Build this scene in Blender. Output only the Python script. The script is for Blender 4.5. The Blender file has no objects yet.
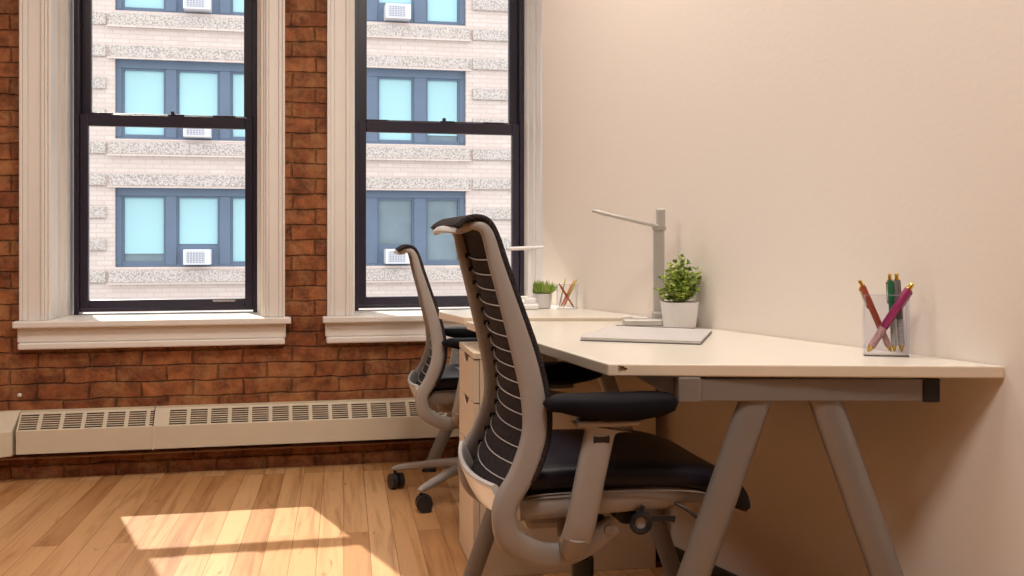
import bpy, bmesh, math, random
from mathutils import Vector, Matrix
random.seed(7)
PI = math.pi
S = bpy.context.scene
COL = S.collection

# ------------------------------------------------------------------ camera
TH = math.radians(12.6)          # the camera looks a little to the right of the brick wall's normal
CT, ST = math.cos(TH), math.sin(TH)
EYE = 0.98
FPX = 1050.0
def P(a, b, z=0.0):
    """floor-plan point measured a metres to the side and b metres ahead of the tripod"""
    return Vector((a*CT + b*ST, -a*ST + b*CT, z))
cam = bpy.data.objects.new('camera', bpy.data.cameras.new('camera'))
COL.objects.link(cam)
cam.location = (0, 0, EYE)
cam.rotation_euler = (PI/2, 0, -TH)
cam.data.sensor_width = 36
cam.data.lens = FPX/1024*36
cam.data.shift_y = -48/1024
cam.data.clip_end = 300
S.camera = cam

# ------------------------------------------------------------------ world, sun, room lamps, exposure
S.view_settings.view_transform = 'Standard'
S.view_settings.look = 'None'
S.view_settings.gamma = 1
S.view_settings.use_curve_mapping = False
S.view_settings.exposure = 0.0
w = bpy.data.worlds.new('sky'); S.world = w; w.use_nodes = True
bg = w.node_tree.nodes['Background']
bg.inputs['Color'].default_value = (0.97, 0.97, 1.0, 1)
bg.inputs['Strength'].default_value = 1.92
sun = bpy.data.objects.new('sun', bpy.data.lights.new('sun', 'SUN'))
sun.data.energy = 7.0; sun.data.angle = math.radians(0.6); sun.data.color = (1.0, 0.93, 0.82)
sun.rotation_euler = Vector((0.265, -1.0, -1.0)).to_track_quat('-Z', 'Y').to_euler()
COL.objects.link(sun)
LAMPS = [(-1.5, 2.6, 27), (0.55, 2.9, 25), (0.30, 0.9, 38), (-2.0, 0.3, 9)]   # ceiling panels: world xy and watts
LAMP_COL = (1.0, 0.91, 0.82)

# ------------------------------------------------------------------ helpers
def link(o, parent=None):
    COL.objects.link(o)
    if parent is not None: o.parent = parent
    return o
def obj(name, bm, m, parent=None, smooth=None, bevel=0, sub=0):
    bmesh.ops.recalc_face_normals(bm, faces=bm.faces[:])
    me = bpy.data.meshes.new(name); bm.to_mesh(me); bm.free()
    for mm in (m if isinstance(m, (list, tuple)) else [m]): me.materials.append(mm)
    o = bpy.data.objects.new(name, me); link(o, parent)
    if smooth:
        for p in me.polygons: p.use_smooth = True
        if smooth != True:
            me.set_sharp_from_angle(angle=math.radians(smooth))
    if bevel:
        b = o.modifiers.new('bevel', 'BEVEL'); b.width = bevel; b.segments = 2; b.limit_method = 'ANGLE'
        b.angle_limit = math.radians(40)
    if sub:
        s = o.modifiers.new('sub', 'SUBSURF'); s.levels = sub; s.render_levels = sub
    return o
def tag(o, label, cat=None, group=None):
    o['label'] = label
    if cat: o['category'] = cat
    if group: o['group'] = group
    return o
def thing(name, label, cat, loc=(0, 0, 0), rz=0, group=None):
    o = bpy.data.objects.new(name, None); link(o); o.empty_display_size = 0.1
    o.location = loc; o.rotation_euler = (0, 0, rz)
    return tag(o, label, cat, group)
def struct(o): o['kind'] = 'structure'; return o
def copy_tree(o, parent=None):
    c = o.copy(); COL.objects.link(c)
    if parent is not None: c.parent = parent
    for ch in list(o.children): copy_tree(ch, c)
    return c
def box(bm, x0, x1, y0, y1, z0, z1, M=None):
    vs = [bm.verts.new((x, y, z)) for z in (z0, z1) for (x, y) in ((x0, y0), (x1, y0), (x1, y1), (x0, y1))]
    if M is not None:
        for v in vs: v.co = M @ v.co
    for f in ((0, 3, 2, 1), (4, 5, 6, 7), (0, 1, 5, 4), (1, 2, 6, 5), (2, 3, 7, 6), (3, 0, 4, 7)):
        bm.faces.new([vs[i] for i in f])
    return vs
def B(*a, M=None):
    bm = bmesh.new(); box(bm, *a, M=M); return bm
def prism(bm, pts, z0, z1):
    lo = [bm.verts.new((p[0], p[1], z0)) for p in pts]; hi = [bm.verts.new((p[0], p[1], z1)) for p in pts]
    bm.faces.new(lo[::-1]); bm.faces.new(hi); n = len(pts)
    for i in range(n): bm.faces.new((lo[i], lo[(i+1) % n], hi[(i+1) % n], hi[i]))
def crom(pts, n=6):
    """smooth curve through the points (tuples of any length)"""
    out = []; k = len(pts)
    for i in range(k-1):
        p0, p1, p2, p3 = pts[max(i-1, 0)], pts[i], pts[i+1], pts[min(i+2, k-1)]
        for j in range(n):
            t = j/n
            out.append(tuple(0.5*((2*b) + (-a+c)*t + (2*a-5*b+4*c-d)*t*t + (-a+3*b-3*c+d)*t**3) for a, b, c, d in zip(p0, p1, p2, p3)))
    out.append(tuple(pts[-1])); return out
def sweep(bm, path, wid, thk, lat=(0, 1, 0), seg=12, power=2.6):
    """sweep a rounded section; lat = sideways axis; wid = size across the path in its plane, thk = size along lat"""
    pts = [Vector(p[:3]) for p in path]; n = len(pts); L0 = Vector(lat).normalized(); rings = []
    for i, p in enumerate(pts):
        T = (pts[min(i+1, n-1)] - pts[max(i-1, 0)]).normalized()
        L = (L0 - T*T.dot(L0)).normalized(); N = T.cross(L)
        a = (wid[i] if hasattr(wid, '__len__') else wid)/2; b = (thk[i] if hasattr(thk, '__len__') else thk)/2
        r = []
        for k in range(seg):
            c, s = math.cos(2*PI*k/seg), math.sin(2*PI*k/seg)
            r.append(bm.verts.new(p + N*(a*math.copysign(abs(c)**(2/power), c)) + L*(b*math.copysign(abs(s)**(2/power), s))))
        rings.append(r)
    for i in range(n-1):
        for k in range(seg):
            bm.faces.new((rings[i][k], rings[i][(k+1) % seg], rings[i+1][(k+1) % seg], rings[i+1][k]))
    bm.faces.new(rings[0][::-1]); bm.faces.new(rings[-1])
def tube(bm, a, b, r0, r1=None, seg=14):
    a = Vector(a); b = Vector(b); T = (b-a).normalized()
    lat = Vector((0, 0, 1)) if abs(T.z) < 0.9 else Vector((1, 0, 0))
    r1 = r0 if r1 is None else r1
    sweep(bm, [a, b], [2*r0, 2*r1], [2*r0, 2*r1], lat=lat, seg=seg, power=2)
def lathe(bm, prof, cx=0, cy=0, seg=24, sq=2.0, rot=0):
    rings = []
    for r, z in prof:
        ring = []
        for k in range(seg):
            a = 2*PI*k/seg + rot; c, s = math.cos(a-rot), math.sin(a-rot)
            x = r*math.copysign(abs(c)**(2/sq), c); y = r*math.copysign(abs(s)**(2/sq), s)
            ring.append(bm.verts.new((cx + x*math.cos(rot)-y*math.sin(rot), cy + x*math.sin(rot)+y*math.cos(rot), z)))
        rings.append(ring)
    for i in range(len(rings)-1):
        for k in range(seg):
            bm.faces.new((rings[i][k], rings[i][(k+1) % seg], rings[i+1][(k+1) % seg], rings[i+1][k]))
    bm.faces.new(rings[0][::-1]); bm.faces.new(rings[-1])

# ------------------------------------------------------------------ materials
def new_mat(name):
    m = bpy.data.materials.new(name); m.use_nodes = True
    nt = m.node_tree; return m, nt, nt.nodes['Principled BSDF']
def sp(p, **k):
    names = {'rough': 'Roughness', 'metal': 'Metallic', 'spec': 'Specular IOR Level', 'coat': 'Coat Weight', 'trans': 'Transmission Weight', 'sheen': 'Sheen Weight'}
    for a, v in k.items(): p.inputs[names[a]].default_value = v
def mat(name, col, var=0.06, scale=12, bump=0.0, bscale=80, **k):
    """colour with a soft cloudy variation and optional fine bump"""
    m, nt, p = new_mat(name); sp(p, **k); N = nt.nodes; Lk = nt.links
    tc = N.new('ShaderNodeTexCoord'); no = N.new('ShaderNodeTexNoise'); no.inputs['Scale'].default_value = scale
    no.inputs['Detail'].default_value = 4
    Lk.new(tc.outputs['Object'], no.inputs['Vector'])
    mx = N.new('ShaderNodeMix'); mx.data_type = 'RGBA'
    mx.inputs['A'].default_value = tuple(c*(1-var) for c in col)+(1,); mx.inputs['B'].default_value = tuple(min(1, c*(1+var)) for c in col)+(1,)
    Lk.new(no.outputs['Fac'], mx.inputs['Factor']); Lk.new(mx.outputs['Result'], p.inputs['Base Color'])
    if bump:
        n2 = N.new('ShaderNodeTexNoise'); n2.inputs['Scale'].default_value = bscale; n2.inputs['Detail'].default_value = 3
        Lk.new(tc.outputs['Object'], n2.inputs['Vector'])
        bp = N.new('ShaderNodeBump'); bp.inputs['Strength'].default_value = bump; bp.inputs['Distance'].default_value = 0.002
        Lk.new(n2.outputs['Fac'], bp.inputs['Height']); Lk.new(bp.outputs['Normal'], p.inputs['Normal'])
    return m
M = {}
M['wall'] = mat('warm_white_wall_paint', (0.77, 0.70, 0.635), 0.02, 1.5, 0.25, 60, rough=0.6)
M['cove'] = mat('dark_vinyl_base', (0.03, 0.022, 0.018), 0.2, 20, rough=0.5)
M['ceil'] = mat('ceiling_paint', (0.82, 0.78, 0.72), 0.02, 2, rough=0.8)
M['trimw'] = mat('white_trim_paint', (0.80, 0.76, 0.72), 0.03, 6, 0.1, 40, rough=0.4)
M['sash'] = mat('dark_window_paint', (0.020, 0.014, 0.030), 0.15, 10, rough=0.35)
M['heater'] = mat('cream_heater_enamel', (0.66, 0.58, 0.45), 0.05, 5, 0.1, 30, rough=0.45)
M['heater_dark'] = mat('dark_slot_backing', (0.05, 0.035, 0.025), 0.2, 20, rough=0.8)  # shade behind the louvre slots, put into the colour
M['lam'] = mat('white_laminate', (0.80, 0.76, 0.68), 0.015, 3, rough=0.22)
M['lamedge'] = mat('cream_edge_band', (0.76, 0.66, 0.52), 0.03, 10, rough=0.45)
M['steel'] = mat('grey_powder_coated_steel', (0.27, 0.25, 0.235), 0.05, 20, 0.15, 300, rough=0.38, metal=0.35)
M['black'] = mat('black_plastic', (0.012, 0.011, 0.013), 0.2, 30, rough=0.4)
M['ped'] = mat('birch_white_pedestal', (0.74, 0.62, 0.47), 0.04, 4, rough=0.4)
M['frame'] = mat('warm_grey_chair_plastic', (0.33, 0.295, 0.27), 0.04, 15, 0.15, 400, rough=0.42)
M['silver'] = mat('pale_silver_plastic', (0.66, 0.65, 0.63), 0.03, 10, rough=0.3, metal=0.15)
M['leather'] = mat('black_leather_upholstery', (0.012, 0.010, 0.018), 0.2, 14, 0.35, 120, rough=0.42, spec=0.22)
M['pad'] = mat('black_arm_pad', (0.008, 0.007, 0.010), 0.2, 30, 0.2, 500, rough=0.6, spec=0.08)
M['wire'] = mat('bright_wire', (0.62, 0.60, 0.58), 0.03, 30, rough=0.3, metal=0.5)
M['lampm'] = mat('silver_grey_lamp_body', (0.50, 0.47, 0.44), 0.03, 20, rough=0.35, metal=0.25)
M['lampw'] = mat('white_lamp_body', (0.78, 0.77, 0.77), 0.02, 20, rough=0.35)
M['pot'] = mat('white_ceramic_pot', (0.72, 0.69, 0.68), 0.03, 20, rough=0.35)
M['soil'] = mat('dark_soil', (0.05, 0.035, 0.02), 0.4, 80, 0.6, 90, rough=0.95)
M['folder'] = mat('pale_grey_cover', (0.62, 0.60, 0.60), 0.02, 10, rough=0.4)
M['folder_edge'] = mat('dark_grey_binding', (0.12, 0.11, 0.11), 0.1, 10, rough=0.5)
M['gold'] = mat('polished_gold_metal', (0.80, 0.55, 0.12), 0.05, 30, rough=0.22, metal=0.9)
M['p_mag'] = mat('magenta_barrel', (0.30, 0.025, 0.115), 0.05, 30, rough=0.35)
M['p_pink'] = mat('pale_pink_grip', (0.55, 0.33, 0.33), 0.05, 30, rough=0.5)
M['p_green'] = mat('green_barrel', (0.02, 0.16, 0.08), 0.05, 30, rough=0.35)
M['p_grey'] = mat('grey_barrel', (0.16, 0.15, 0.14), 0.05, 30, rough=0.4)
M['p_lgrey'] = mat('light_grey_grip', (0.38, 0.37, 0.35), 0.05, 30, rough=0.5)
M['p_red'] = mat('rust_red_barrel', (0.33, 0.065, 0.03), 0.05, 30, rough=0.35)
M['p_or'] = mat('orange_barrel', (0.72, 0.24, 0.08), 0.05, 30, rough=0.4)
M['p_yel'] = mat('yellow_green_barrel', (0.50, 0.47, 0.08), 0.05, 30, rough=0.4)
M['chip'] = mat('dark_chip_and_shade', (0.10, 0.05, 0.02), 0.3, 60, rough=0.9)  # edge chip; also painted shade in the drawer pull notches
M['pipe'] = mat('painted_pipe', (0.42, 0.24, 0.15), 0.2, 10, rough=0.6)
M['chrome'] = mat('chrome', (0.65, 0.62, 0.6), 0.02, 10, rough=0.2, metal=0.9)

def foliage_mat(name, a, b):
    m, nt, p = new_mat(name); N = nt.nodes; Lk = nt.links
    g = N.new('ShaderNodeNewGeometry'); r = N.new('ShaderNodeValToRGB')
    r.color_ramp.elements[0].color = a+(1,); r.color_ramp.elements[1].color = b+(1,)
    Lk.new(g.outputs['Random Per Island'], r.inputs['Fac']); Lk.new(r.outputs['Color'], p.inputs['Base Color'])
    sp(p, rough=0.45)
    return m
M['leaf'] = foliage_mat('green_leaves', (0.12, 0.22, 0.04), (0.60, 0.72, 0.14))
M['blade'] = foliage_mat('bright_green_blades', (0.16, 0.30, 0.04), (0.55, 0.70, 0.15))

def mesh_fabric():
    m, nt, p = new_mat('black_mesh_fabric'); N = nt.nodes; Lk = nt.links; sp(p, rough=0.85, spec=0.15)
    tc = N.new('ShaderNodeTexCoord'); v = N.new('ShaderNodeTexVoronoi'); v.inputs['Scale'].default_value = 260
    Lk.new(tc.outputs['Object'], v.inputs['Vector']); r = N.new('ShaderNodeValToRGB')
    r.color_ramp.elements[0].color = (0.010, 0.008, 0.010, 1); r.color_ramp.elements[1].color = (0.048, 0.038, 0.040, 1)
    r.color_ramp.elements[0].position = 0.15; r.color_ramp.elements[1].position = 0.75
    Lk.new(v.outputs['Distance'], r.inputs['Fac']); Lk.new(r.outputs['Color'], p.inputs['Base Color'])
    bp = N.new('ShaderNodeBump'); bp.inputs['Strength'].default_value = 0.6; bp.inputs['Distance'].default_value = 0.002
    Lk.new(v.outputs['Distance'], bp.inputs['Height']); Lk.new(bp.outputs['Normal'], p.inputs['Normal'])
    return m
M['mesh'] = mesh_fabric()

def clear_mat(name, tint, rough=0.0, gloss=0.05, fres=1.45):
    m = bpy.data.materials.new(name); m.use_nodes = True; nt = m.node_tree; N = nt.nodes; Lk = nt.links
    for n in list(N):
        if n.type != 'OUTPUT_MATERIAL': N.remove(n)
    out = [n for n in N if n.type == 'OUTPUT_MATERIAL'][0]
    t = N.new('ShaderNodeBsdfTransparent'); t.inputs['Color'].default_value = tint+(1,)
    g = N.new('ShaderNodeBsdfGlossy'); g.inputs['Roughness'].default_value = rough
    f = N.new('ShaderNodeFresnel'); f.inputs['IOR'].default_value = fres
    mx = N.new('ShaderNodeMixShader'); Lk.new(f.outputs[0], mx.inputs[0]); Lk.new(t.outputs[0], mx.inputs[1]); Lk.new(g.outputs[0], mx.inputs[2])
    Lk.new(mx.outputs[0], out.inputs['Surface']); return m
M['glass'] = clear_mat('window_glass', (0.97, 0.98, 0.98), fres=1.25)
M['acrylic'] = clear_mat('clear_acrylic', (0.96, 0.96, 0.98), fres=1.12)
M['acrylic_edge'], _nt, _p = new_mat('acrylic_edge'); _p.inputs['Base Color'].default_value = (0.72, 0.68, 0.80, 1); sp(_p, rough=0.2); _p.inputs['Alpha'].default_value = 0.28

def brick_mat():
    m, nt, p = new_mat('old_red_brick'); N = nt.nodes; Lk = nt.links
    tc = N.new('ShaderNodeTexCoord'); mp = N.new('ShaderNodeMapping'); mp.inputs['Rotation'].default_value = (PI/2, 0, 0)
    sx = N.new('ShaderNodeSeparateXYZ'); cx = N.new('ShaderNodeCombineXYZ')
    # wobble so courses are uneven
    nw = N.new('ShaderNodeTexNoise'); nw.inputs['Scale'].default_value = 7; nw.inputs['Detail'].default_value = 4
    Lk.new(tc.outputs['Object'], nw.inputs['Vector'])
    Lk.new(tc.outputs['Object'], sx.inputs[0])
    ad = N.new('ShaderNodeMath'); ad.operation = 'ADD'; Lk.new(sx.outputs['X'], ad.inputs[0]); Lk.new(sx.outputs['Y'], ad.inputs[1])
    Lk.new(ad.outputs[0], cx.inputs['X']); Lk.new(sx.outputs['Z'], cx.inputs['Y'])
    vm = N.new('ShaderNodeVectorMath'); vm.operation = 'MULTIPLY_ADD'; vm.inputs[1].default_value = (0.034, 0.022, 0); 
    Lk.new(nw.outputs['Color'], vm.inputs[0]); Lk.new(cx.outputs[0], vm.inputs[2])
    br = N.new('ShaderNodeTexBrick'); br.inputs['Scale'].default_value = 1.0
    br.inputs['Brick Width'].default_value = 0.205; br.inputs['Row Height'].default_value = 0.066
    br.inputs['Mortar Size'].default_value = 0.006; br.inputs['Mortar Smooth'].default_value = 1.0; br.inputs['Bias'].default_value = -0.15
    br.inputs['Color1'].default_value = (0.195, 0.062, 0.023, 1); br.inputs['Color2'].default_value = (0.33, 0.120, 0.044, 1)
    br.inputs['Mortar'].default_value = (0.165, 0.072, 0.036, 1)
    Lk.new(vm.outputs[0], br.inputs['Vector'])
    n1 = N.new('ShaderNodeTexNoise'); n1.inputs['Scale'].default_value = 16; n1.inputs['Detail'].default_value = 8; n1.inputs['Roughness'].default_value = 0.65
    Lk.new(tc.outputs['Object'], n1.inputs['Vector'])
    r1 = N.new('ShaderNodeValToRGB'); r1.color_ramp.elements[0].position = 0.35; r1.color_ramp.elements[0].color = (0.50, 0.46, 0.44, 1)
    r1.color_ramp.elements[1].position = 0.68; r1.color_ramp.elements[1].color = (1.45, 1.38, 1.25, 1)
    Lk.new(n1.outputs['Fac'], r1.inputs['Fac'])
    mu = N.new('ShaderNodeMix'); mu.data_type = 'RGBA'; mu.blend_type = 'MULTIPLY'; mu.inputs['Factor'].default_value = 1
    Lk.new(br.outputs['Color'], mu.inputs['A']); Lk.new(r1.outputs['Color'], mu.inputs['B'])
    # tan patches and pale flecks of old mortar
    n2 = N.new('ShaderNodeTexNoise'); n2.inputs['Scale'].default_value = 9; n2.inputs['Detail'].default_value = 6; n2.inputs['Roughness'].default_value = 0.75
    Lk.new(tc.outputs['Object'], n2.inputs['Vector'])
    r2 = N.new('ShaderNodeValToRGB'); r2.color_ramp.elements[0].position = 0.46; r2.color_ramp.elements[0].color = (0, 0, 0, 1)
    r2.color_ramp.elements[1].position = 0.70; r2.color_ramp.elements[1].color = (0.8, 0.8, 0.8, 1)
    Lk.new(n2.outputs['Fac'], r2.inputs['Fac'])
    m2 = N.new('ShaderNodeMix'); m2.data_type = 'RGBA'; m2.inputs['B'].default_value = (0.43, 0.21, 0.085, 1)
    Lk.new(r2.outputs['Color'], m2.inputs['Factor']); Lk.new(mu.outputs['Result'], m2.inputs['A'])
    Lk.new(m2.outputs['Result'], p.inputs['Base Color']); sp(p, rough=0.7, spec=0.35)
    ma = N.new('ShaderNodeMath'); ma.operation = 'MULTIPLY_ADD'; ma.inputs[1].default_value = -1.2
    Lk.new(br.outputs['Fac'], ma.inputs[0]); Lk.new(n1.outputs['Fac'], ma.inputs[2])
    bp = N.new('ShaderNodeBump'); bp.inputs['Strength'].default_value = 0.8; bp.inputs['Distance'].default_value = 0.012
    Lk.new(ma.outputs[0], bp.inputs['Height']); Lk.new(bp.outputs['Normal'], p.inputs['Normal'])
    return m
M['brick'] = brick_mat()

def floor_mat():
    m, nt, p = new_mat('oak_floor_boards'); N = nt.nodes; Lk = nt.links
    tc = N.new('ShaderNodeTexCoord'); mp = N.new('ShaderNodeMapping'); mp.inputs['Rotation'].default_value = (0, 0, math.radians(90+3.5))
    Lk.new(tc.outputs['Object'], mp.inputs['Vector'])
    br = N.new('ShaderNodeTexBrick'); br.offset = 0.37; br.offset_frequency = 3
    br.inputs['Scale'].default_value = 1; br.inputs['Brick Width'].default_value = 1.5; br.inputs['Row Height'].default_value = 0.082
    br.inputs['Mortar Size'].default_value = 0.0012; br.inputs['Mortar Smooth'].default_value = 0.3; br.inputs['Bias'].default_value = 0
    br.inputs['Color1'].default_value = (0, 0, 0, 1); br.inputs['Color2'].default_value = (1, 1, 1, 1); br.inputs['Mortar'].default_value = (0.5, 0.5, 0.5, 1)
    Lk.new(mp.outputs[0], br.inputs['Vector'])
    cr = N.new('ShaderNodeValToRGB'); e = cr.color_ramp.elements
    e[0].position = 0; e[0].color = (0.47, 0.23, 0.092, 1); e[1].position = 1; e[1].color = (0.66, 0.385, 0.18, 1)
    k = e.new(0.5); k.color = (0.57, 0.305, 0.13, 1)
    Lk.new(br.outputs['Color'], cr.inputs['Fac'])
    # grain stretched along the boards, shifted per board
    sh = N.new('ShaderNodeVectorMath'); sh.operation = 'MULTIPLY_ADD'; sh.inputs[1].default_value = (7, 3, 0)
    Lk.new(br.outputs['Color'], sh.inputs[0]); Lk.new(mp.outputs[0], sh.inputs[2])
    m2 = N.new('ShaderNodeMapping'); m2.inputs['Scale'].default_value = (0.9, 15, 1); Lk.new(sh.outputs[0], m2.inputs['Vector'])
    n1 = N.new('ShaderNodeTexNoise'); n1.inputs['Scale'].default_value = 1.6; n1.inputs['Detail'].default_value = 7; n1.inputs['Distortion'].default_value = 1.2
    Lk.new(m2.outputs[0], n1.inputs['Vector'])
    r1 = N.new('ShaderNodeValToRGB'); r1.color_ramp.elements[0].position = 0.28; r1.color_ramp.elements[0].color = (0.60, 0.50, 0.42, 1)
    r1.color_ramp.elements[1].position = 0.52; r1.color_ramp.elements[1].color = (1.05, 1.05, 1.05, 1)
    Lk.new(n1.outputs['Fac'], r1.inputs['Fac'])
    mu = N.new('ShaderNodeMix'); mu.data_type = 'RGBA'; mu.blend_type = 'MULTIPLY'; mu.inputs['Factor'].default_value = 0.75
    Lk.new(cr.outputs['Color'], mu.inputs['A']); Lk.new(r1.outputs['Color'], mu.inputs['B'])
    m3 = N.new('ShaderNodeMapping'); m3.inputs['Scale'].default_value = (2.2, 9, 1); Lk.new(sh.outputs[0], m3.inputs['Vector'])
    n2 = N.new('ShaderNodeTexNoise'); n2.inputs['Scale'].default_value = 1.7; n2.inputs['Detail'].default_value = 4; n2.inputs['Distortion'].default_value = 2.5
    Lk.new(m3.outputs[0], n2.inputs['Vector'])
    r2 = N.new('ShaderNodeValToRGB'); r2.color_ramp.elements[0].position = 0.64; r2.color_ramp.elements[0].color = (0, 0, 0, 1)
    r2.color_ramp.elements[1].position = 0.74; r2.color_ramp.elements[1].color = (0.7, 0.7, 0.7, 1); Lk.new(n2.outputs['Fac'], r2.inputs['Fac'])
    mk = N.new('ShaderNodeMix'); mk.data_type = 'RGBA'; mk.inputs['B'].default_value = (0.26, 0.095, 0.035, 1)
    Lk.new(r2.outputs['Color'], mk.inputs['Factor']); Lk.new(mu.outputs['Result'], mk.inputs['A'])
    md = N.new('ShaderNodeMix'); md.data_type = 'RGBA'; md.inputs['B'].default_value = (0.14, 0.05, 0.02, 1)
    sc = N.new('ShaderNodeMath'); sc.operation = 'MULTIPLY'; sc.inputs[1].default_value = 0.8; Lk.new(br.outputs['Fac'], sc.inputs[0])
    Lk.new(sc.outputs[0], md.inputs['Factor']); Lk.new(mk.outputs['Result'], md.inputs['A']); Lk.new(md.outputs['Result'], p.inputs['Base Color'])
    sp(p, rough=0.34, spec=0.4)
    bp = N.new('ShaderNodeBump'); bp.inputs['Strength'].default_value = 0.25; bp.inputs['Distance'].default_value = 0.002; bp.invert = True
    Lk.new(br.outputs['Fac'], bp.inputs['Height']); Lk.new(bp.outputs['Normal'], p.inputs['Normal'])
    return m
M['floor'] = floor_mat()

def facade_brick():
    m, nt, p = new_mat('pale_pink_facade_brick'); N = nt.nodes; Lk = nt.links
    tc = N.new('ShaderNodeTexCoord'); sx = N.new('ShaderNodeSeparateXYZ'); cx = N.new('ShaderNodeCombineXYZ')
    Lk.new(tc.outputs['Object'], sx.inputs[0]); Lk.new(sx.outputs['X'], cx.inputs['X']); Lk.new(sx.outputs['Z'], cx.inputs['Y'])
    br = N.new('ShaderNodeTexBrick'); br.inputs['Scale'].default_value = 1; br.inputs['Brick Width'].default_value = 0.42; br.inputs['Row Height'].default_value = 0.125
    br.inputs['Mortar Size'].default_value = 0.012; br.inputs['Color1'].default_value = (0.68, 0.575, 0.52, 1); br.inputs['Color2'].default_value = (0.74, 0.64, 0.58, 1)
    br.inputs['Mortar'].default_value = (0.62, 0.50, 0.45, 1); Lk.new(cx.outputs[0], br.inputs['Vector'])
    Lk.new(br.outputs['Color'], p.inputs['Base Color']); sp(p, rough=0.8); return m
M['fbrick'] = facade_brick()
def facade_stone():
    m, nt, p = new_mat('pitted_band_stone'); N = nt.nodes; Lk = nt.links
    tc = N.new('ShaderNodeTexCoord'); v = N.new('ShaderNodeTexNoise'); v.inputs['Scale'].default_value = 22; v.inputs['Detail'].default_value = 2
    Lk.new(tc.outputs['Object'], v.inputs['Vector']); r = N.new('ShaderNodeValToRGB')
    r.color_ramp.elements[0].color = (0.38, 0.33, 0.30, 1); r.color_ramp.elements[0].position = 0.38
    r.color_ramp.elements[1].color = (0.66, 0.59, 0.54, 1); r.color_ramp.elements[1].position = 0.56
    Lk.new(v.outputs['Fac'], r.inputs['Fac']); Lk.new(r.outputs['Color'], p.inputs['Base Color']); sp(p, rough=0.85)
    bp = N.new('ShaderNodeBump'); bp.inputs['Strength'].default_value = 0.5; bp.inputs['Distance'].default_value = 0.03
    Lk.new(v.outputs['Fac'], bp.inputs['Height']); Lk.new(bp.outputs['Normal'], p.inputs['Normal']); return m
M['fstone'] = facade_stone()
M['fframe'] = mat('blue_grey_window_metal', (0.13, 0.18, 0.26), 0.12, 2, rough=0.5)
M['fblind'] = mat('aqua_roller_blind', (0.42, 0.70, 0.75), 0.05, 0.7, rough=0.5)
M['fdark'] = mat('dim_room_glass', (0.20, 0.27, 0.31), 0.35, 1.5, rough=0.25)
M['acw'] = mat('white_ac_casing', (0.80, 0.80, 0.84), 0.04, 4, rough=0.5)
M['acg'] = mat('grey_ac_grille', (0.36, 0.38, 0.44), 0.1, 10, rough=0.6)
M['asphalt'] = mat('street_asphalt', (0.25, 0.25, 0.25), 0.2, 1, rough=0.9)

# ------------------------------------------------------------------ room shell (world x along the brick wall, y towards it)
YB = 4.637           # inner face of the brick wall
DEP = 0.30           # depth of the window reveals
CEIL = 2.9
XL, YF = -3.4, -3.0
def wx(px, y):       # world x seen at photo column px on the plane y
    t = (px-512)/FPX; b = y/(CT - t*ST); return b*(t*CT + ST)
def wz(px, py, y):
    t = (px-512)/FPX; b = y/(CT - t*ST); return EYE + (240-py)/FPX*b

W1 = (wx(48, YB), wx(264, YB)); W2 = (wx(351, YB), wx(522, YB)+0.11)
SILL, HEAD = 0.650, 2.34
bm = bmesh.new()
XR = 2.2
xs = [XL-0.15, W1[0], W1[1], W2[0], W2[1], XR]
for i in range(5):
    if i in (1, 3):
        box(bm, xs[i], xs[i+1], YB, YB+DEP+0.12, -0.1, SILL-0.03); box(bm, xs[i], xs[i+1], YB, YB+DEP+0.12, HEAD, CEIL)
    else: box(bm, xs[i], xs[i+1], YB, YB+DEP+0.12, -0.1, CEIL)
struct(obj('wall_back', bm, M['brick']))
struct(obj('floor', B(XL-0.15, 3.6, YF-0.15, YB+0.05, -0.12, 0), M['floor']))
struct(obj('ceiling', B(XL-0.15, 3.6, YF-0.15, YB+DEP+0.12, CEIL, CEIL+0.12), M['ceil']))
struct(obj('wall_left', B(XL-0.15, XL, YF-0.15, YB, 0, CEIL), M['brick']))  # unseen wall, given dark brick to cut the bounced light
struct(obj('wall_front', B(XL-0.15, 3.6, YF-0.15, YF, 0, CEIL), M['brick']))  # out of view too, dark brick picked to lower the ambient light
# right wall: runs at a slant and ends in a short return beside the second window
def wallx(b): return 0.983 - 0.465*(b-2.071)
E = P(wallx(3.945), 3.945); Nn = P(wallx(-2.3), -2.3)
R2 = P(wallx(3.945)+0.075, 4.80)
R2.y = YB
out = P(0.25, 0.11) - P(0, 0)
bm = bmesh.new()
prism(bm, [E, R2, R2 + Vector((0.25, 0, 0)), E + Vector((0.27, 0.12, 0)), Nn + Vector((0.3, 0, 0)), Nn], 0, CEIL)
struct(obj('wall_right', bm, M['wall'], bevel=0.004))
# baseboard on the right wall
d = (Nn-E).normalized(); nrm = Vector((-d.y, d.x, 0))
if nrm.x > 0: nrm = -nrm
bm = bmesh.new(); a, b = E + nrm*0.001, Nn + nrm*0.001
prism(bm, [a, b, b+nrm*0.012, a+nrm*0.012], 0, 0.067)
struct(obj('baseboard_right', bm, M['cove'], bevel=0.003))

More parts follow.
